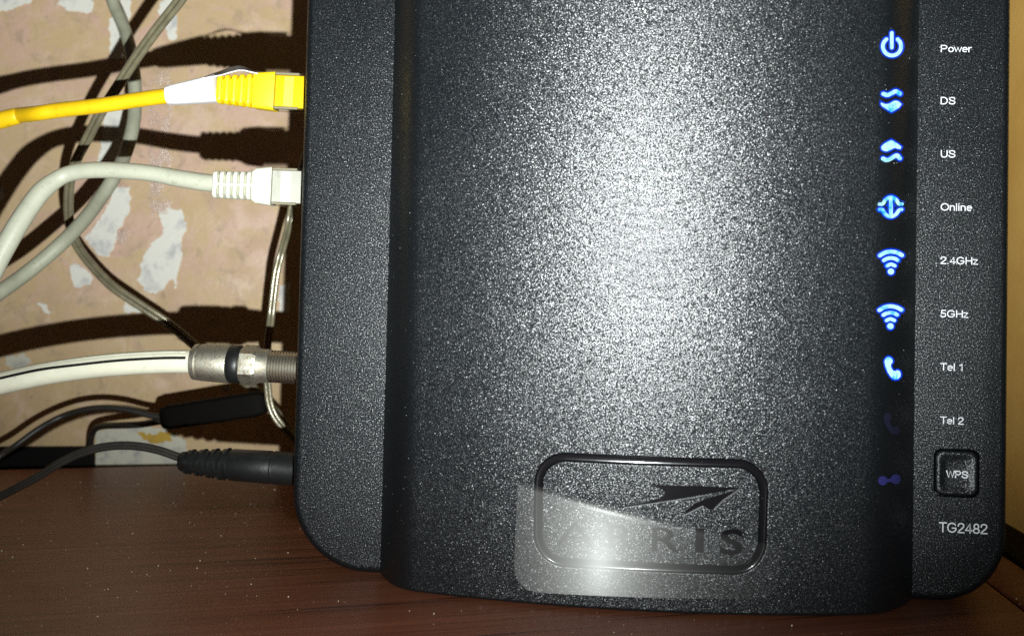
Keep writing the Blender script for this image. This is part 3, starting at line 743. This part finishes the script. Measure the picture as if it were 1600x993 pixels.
def rj_plug(root, ax0, ax1, ribs, nrib, head, clear, m_boot, m_ins, m_core, m_blk, hh_rib, hh_head, cham, insert_h=.86):
    """boot ribs, moulded head and clear plug along the axis through pixels ax0-ax1; all spans in pixels along x"""
    f_ = Frame(P(*ax0), P(*ax1)); X0 = ax0[0]
    def s(x): return (x-X0)*px2m*1.003
    r0, r1 = ribs; h0, h1 = head; c0, c1 = clear
    hr0, hr1 = hh_rib; dR = 15*u
    obj('boot_core', f_.rlathe([(s(r0), hr0*u*.78, dR*.62), (s(r1)+.0002, hr1*u*.82, dR*.64)], .55, 6), m_core, root)  # darker jacket colour also paints the shade in the gaps between ribs
    pitch = (r1-r0)/nrib
    for i in range(nrib):
        a, b = s(r0+i*pitch), s(r0+i*pitch+pitch*.60); k = (i+.5)/nrib; h = (hr0+(hr1-hr0)*k)*u; e = (b-a)*.25
        obj('strain_rib', f_.rlathe([(a, h*.93, dR*.92), (a+e, h, dR), (b-e, h, dR), (b, h*.95, dR*.93)], .5, 6), m_boot, root)
    # spine along the middle of the face that joins the ribs
    V_, F_ = box((s(r0)+.0002, -2.2*u, -dR*.95), (s(r1), 2.2*u, -dR*.7)); V_ = [f_.p(a, b, c_) for a, b, c_ in V_]
    obj('boot_spine', (V_, F_), m_boot, root, smooth=False)
    H0, H1 = hh_head
    obj('plug_head', f_.rlathe([(s(h0), H0*u*.86, dR*.95), (s(h0)+cham*u, H0*u, dR*1.08), (s(h1)-.0002, H1*u, dR*1.08), (s(h1), H1*u*.985, dR*1.05)], .3, 6), m_boot, root, angle=25)
    V_, F_ = f_.rlathe([(s(h1)-.0004, 27*u*insert_h/.9, dR*.62), (s(c1)+20*u, 27*u*insert_h/.9, dR*.62)], .12, 3)
    obj('plug_insert', (V_, F_), m_ins, root, angle=25)
    V_, F_ = f_.rlathe([(s(h1)+15*u, 25*u*insert_h/.9, dR*.70), (s(h1)+30*u, 25*u*insert_h/.9, dR*.70)], .12, 3)
    obj('contact_block', (V_, F_), m_blk, root, angle=25)
    cl = obj('clear_shell', f_.rlathe([(s(h1)+.0001, 30*u, dR*.98), (s(c1)+21*u, 30.3*u, dR*.98), (s(c1)+22*u, 30*u, dR*.95)], .10, 4), M_SHELL, root, angle=25)
    rb = []
    for t_ in (-1, 1):                          # moulded side rails of the shell
        V_, F_ = box((s(h1)+1.5*u, t_*27.4*u-1.5*u, -dR*1.02), (s(c1)-3*u, t_*27.4*u+1.5*u, -dR*.55)); rb.append(([f_.p(a, b, c_) for a, b, c_ in V_], F_))
    obj('shell_rail', merge(rb), Mat('smoky_clear_rail', (.22, .20, .14), .2).m, root, smooth=False)
    return f_
rj_plug(yc, (343, 140.5), (481, 146), (343, 403), 5, (402, 438), (438, 480.5), M_YELB, M_YELI, M_YEL, M_YELC, (22, 27), (28, 31), 2)

# --- ivory network cable
wc = thing('network_cable', P(400, 291), 'pale grey network cable with ribbed ivory boot looping down to the left', 'network cable')
obj('cord', tube([P(-50, 480, -.004), P(-20, 438, 0), P(0, 400, .002), P(25, 356, .005), P(45, 325, .008), P(66, 298, .011), P(94, 277, .0145), P(120, 268.5), P(150, 265.5), P(187, 266.5), P(234, 270.5), P(281, 279), P(320, 285), P(345, 287)], [16*u]*4+[15.5*u]*2+[13.5*u]*4+[13.2*u, 14*u, 14.2*u, 14*u], n=20), M_GREY, wc)
rj_plug(wc, (336.5, 288.5), (477, 293.5), (336.5, 403), 6, (401, 433), (433, 477), M_BOOTW, M_INW, M_GREY2, M_INC, (21.5, 23), (28, 31), 6)

# --- coax cable
cc = thing('coaxial_cable', P(380, 569), 'ivory coaxial cable with a thin black stripe and tarnished metal screw connector', 'coaxial cable')
cpath = [(-80, 620), (-40, 608), (0, 598.5), (62, 585), (125, 575), (187, 568.5), (250, 565), (290, 564.5), (318, 565.5)]
obj('jacket', tube([P(x, y) for x, y in cpath], 18.6*u, n=26), M_COAX, cc)
sp_ = [P(x, y-5.2-(.5 if x > 100 else 2.5), YC-18.2*u*.93) for x, y in cpath[:-1]]
obj('stripe', tube(sp_, 2.3*u, n=10), M_BLK, cc)
obj('seam', tube([P(x, y-15.0, YC-18.2*u*.55) for x, y in cpath[:-1]], .8*u, n=8), M_COAX, cc)
fr = Frame(P(304, 565), P(464, 574.3))
def a_(x): return (x-304)*u*1.003
obj('crimp_sleeve', fr.lathe([(0, 20*u), (0, 27*u), (1*u, 28.6*u), (8*u, 29.3*u), (10*u, 27.6*u), (11.5*u, 27.6*u), (13*u, 29.8*u), (58*u, 31*u), (60*u, 30.4*u), (60*u, 20*u)], 48), M_NICK, cc, angle=30)
obj('seal_ring', fr.lathe([(a_(363.5), 22*u), (a_(363.5), 28.6*u), (a_(366), 30.3*u), (a_(380), 30.3*u), (a_(382.5), 28.6*u), (a_(383), 22*u)], 48), M_BLK, cc, angle=40)
# hexagonal nut with chamfered ends
def hexring(s_, r, rc):
    out = []
    for i in range(6):
        a0 = math.radians(60*i+8)
        for k in range(6):
            q = a0+math.radians(10*k); rr = min(r/math.cos(math.radians(abs(10*k-30+0)) if False else 0), r) ; ang = math.radians(10*k-30); hexr = r*math.cos(math.radians(30))/math.cos(ang)
            out.append(fr.p(s_, min(hexr, rc)*math.cos(q), min(hexr, rc)*math.sin(q)))
    return out
nut = loft([hexring(a_(383), 32*u, 28*u), hexring(a_(386), 32.8*u, 32.5*u), hexring(a_(406), 32.8*u, 32.5*u), hexring(a_(411), 32*u, 28*u)])
obj('hex_nut', nut, M_NICK, cc, angle=12)
obj('nut_collar', fr.lathe([(a_(405), 20*u), (a_(409), 28*u), (a_(412), 27.2*u), (a_(428), 26.6*u), (a_(430), 25*u), (a_(430), 15*u)], 40), M_NICK, cc, angle=30)
prof = [(a_(427), 15*u)]
for i in range(13): s0_ = a_(428.5+4.7*i); prof += [(s0_, 22.6*u), (s0_+1.6*u, 25.8*u), (s0_+2.6*u, 25.8*u), (s0_+4.2*u, 22.6*u)]
prof += [(a_(493), 22*u), (a_(493), 10*u)]
port = obj('threaded_port', fr.lathe(prof, 44), M_NICK2, modem, angle=50)

# --- DC power lead
dc = thing('power_lead', P(370, 727), 'black power lead with a notched round plug low in the left side of the box', 'power lead')
cp = [(-90, 815), (-40, 794), (0, 775), (31, 759), (62, 742.5), (94, 722.5), (125, 708), (156, 699), (187, 695.5), (219, 697), (250, 703.5), (278, 713), (300, 718)]
obj('cord', merge([tube([P(x, y, .018) for x, y in cp], 4.4*u, n=12, off=(0, 2.5*u)), tube([P(x, y, .018) for x, y in cp], 4.4*u, n=12, off=(-.5*u, -2.5*u))]), M_BLK2, dc)
fr = Frame(P(282, 720, .018), P(458, 732, .018))
def d_(x): return (x-282)*u*1.003
obj('strain_relief', fr.lathe([(0, 5*u), (0, 14*u), (2*u, 15.5*u), (30*u, 18.5*u), (60*u, 21*u), (86*u, 23*u), (87*u, 15*u)], 36), M_BLK, dc, angle=40)
for i in range(8):                              # staggered raised notches
    x = 290+9.6*i; r = (16.6+(x-285)*.088)*u; segs = []
    for j in range(3):
        q0 = math.radians(120*j+(60 if i % 2 else 0)+18); rg = []
        for k in range(11):
            q = q0+math.radians(84*k/10); e = 1 if 0 < k < 10 else .9
            rg.append([fr.p(d_(x)+dx, (r*rf*e)*math.cos(q), (r*rf*e)*math.sin(q)) for dx, rf in ((0, .9), (.8*u, 1.12), (4.4*u, 1.16), (6.2*u, .9))])
        segs.append(loft(rg))
    obj('grip_notch', merge(segs), M_BLK, dc, angle=40)
obj('plug_body', fr.lathe([(d_(367), 18*u), (d_(367), 24.6*u), (d_(369), 25.4*u), (d_(431), 26.2*u), (d_(434), 25.2*u), (d_(436), 25.2*u), (d_(437.5), 26.6*u), (d_(440), 26.2*u), (d_(485), 26.2*u), (d_(485), 10*u)], 44), M_BLK, dc, angle=30)

# --- grey cable looping behind
gc = tag(obj('loose_cable', tube([depth(172, -60, .44), depth(173, -25, .44), depth(177, 5, .44), depth(187, 28, .438), depth(196, 50, .435), depth(204, 80, .43), depth(210, 125, .425), depth(210.5, 172, .42), depth(206, 206, .415), depth(194, 244, .41), depth(178, 277, .40), depth(158, 308, .395), depth(131, 344, .385), depth(94, 382, .375), depth(47, 422, .37), depth(0, 456, .36), depth(-50, 488, .35), depth(-110, 520, .34)],
     [.0026]*6+[.00265]*12, n=18), M_GREY2), 'dull grey-green cable curving down the wall behind the other leads', 'cable')
# --- clear twin wire
def twin(pts, r, Z, sep=None):
    Pn = [depth(x, y, z) for (x, y), z in zip(pts, Z)]; sep = sep or r*.95
    return merge([tube(Pn, r, n=12, off=(0, sep)), tube(Pn, r, n=12, off=(r*.3, -sep))])
wp = [(318, -60), (300, -30), (281, 0), (244, 47), (212, 91), (184, 134), (156, 178), (135, 219), (119, 250), (109.5, 281), (106.5, 316), (108.5, 347), (119, 381), (141, 412), (175, 447), (219, 477), (256, 501), (281, 520), (308, 543), (350, 575), (388, 600), (412, 624), (440, 655), (462, 685)]
wz = [.355, .358, .36, .365, .37, .375, .38, .385, .39, .395, .40, .405, .412, .42, .428, .434, .438, .44, .442, .443, .443, .442, .44, .44]
tag(obj('clear_wire', twin(wp, .00108, wz), M_WIRE), 'clear twin wire sweeping from the top edge in a wide bow behind the screw connector', 'wire')
vp = [(478, 240), (468, 280), (457, 318), (451, 352), (441.5, 387), (432, 425), (427, 462), (422.5, 503), (418, 540), (417, 575), (418.5, 607), (422, 632), (432, 654), (452, 677), (470, 695)]
tag(obj('clear_wire', twin(vp, .00082, [.40]*4+[.405]*4+[.41]*7), M_WIRE), 'short clear wire hanging straight down beside the left flank of the black box', 'wire')
# --- black inline connector with two cords in the gap behind
ic = thing('inline_connector', depth(330, 640, .42), 'black inline connector with two thin cords hanging against the wall above the power lead', 'connector')
ff = Frame(depth(252, 653, .42), depth(418, 628, .42)); k_ = .42/F_PX
obj('casing', ff.rlathe([(0, 11*k_, 8*k_), (4*k_, 16*k_, 12*k_), (14*k_, 18.5*k_, 14*k_), (150*k_, 19.5*k_, 15*k_), (164*k_, 16*k_, 12*k_), (168*k_, 9*k_, 8*k_)], .45, 6), plastic('brown_black_plastic', (.0025, .002, .0016), .7, .2, spec=.08).m, ic)
obj('cord', tube([depth(-40, 745, .40), depth(0, 712, .405), depth(24, 696, .41), (depth(60, 670, .415)), depth(95, 651, .42), depth(130, 640, .42), depth(165, 636.5, .42), depth(200, 640, .42), depth(235, 648.5, .42), depth(262, 652, .42)], 4.8*k_, n=12), M_BLK2, ic)
obj('cord', tube([depth(141, 702, .451), depth(141.5, 695, .45), depth(143, 681, .448), depth(149, 669.5, .445), depth(162, 665, .44), depth(190, 664, .43), depth(220, 662.5, .425), depth(245, 658.5, .42), depth(262, 655, .42)], 5.4*k_, n=12), M_BLK2, ic)

# ================================================================== DUST
def grains(n, place, smin, smax):
    V, F = [], []
    for _ in range(n):
        c_ = place()
        if c_ is None: continue
        s_ = smin*(smax/smin)**(random.random()**2.2); b = len(V)
        for d in ((1, 0, 0), (-1, 0, 0), (0, 1, 0), (0, -1, 0), (0, 0, 1), (0, 0, -1)):
            V.append(c_+Vector(d)*s_*random.uniform(.5, 1.1))
        F += [(b+i, b+j, b+k) for i, j, k in ((0, 2, 4), (2, 1, 4), (1, 3, 4), (3, 0, 4), (2, 0, 5), (1, 2, 5), (3, 1, 5), (0, 3, 5))]
    return V, F
def desk_place():
    x = random.uniform(-.26, .13); y = random.uniform(-.06, .12)
    if BX0-.001 < x < BX1+.001 and y > -.024 and y < BD: return None
    if y > back(x).y-.002: return None
    return Vector((x, y, .00006))
tag(obj('desk_dust', grains(1100, desk_place, .00006, .00034), M_DUST, smooth=False), 'fine pale specks of dust scattered over the red-brown desk', 'dust', kind='stuff')
def modem_place():
    x = random.uniform(PX0+.002, PX1-.002); z = random.uniform(.004, .17)
    return Vector((x, bow(x, z)-.00002, z))
tag(obj('panel_dust', grains(500, modem_place, .00004, .00014), M_DUSTG, modem, smooth=False), kind='stuff')
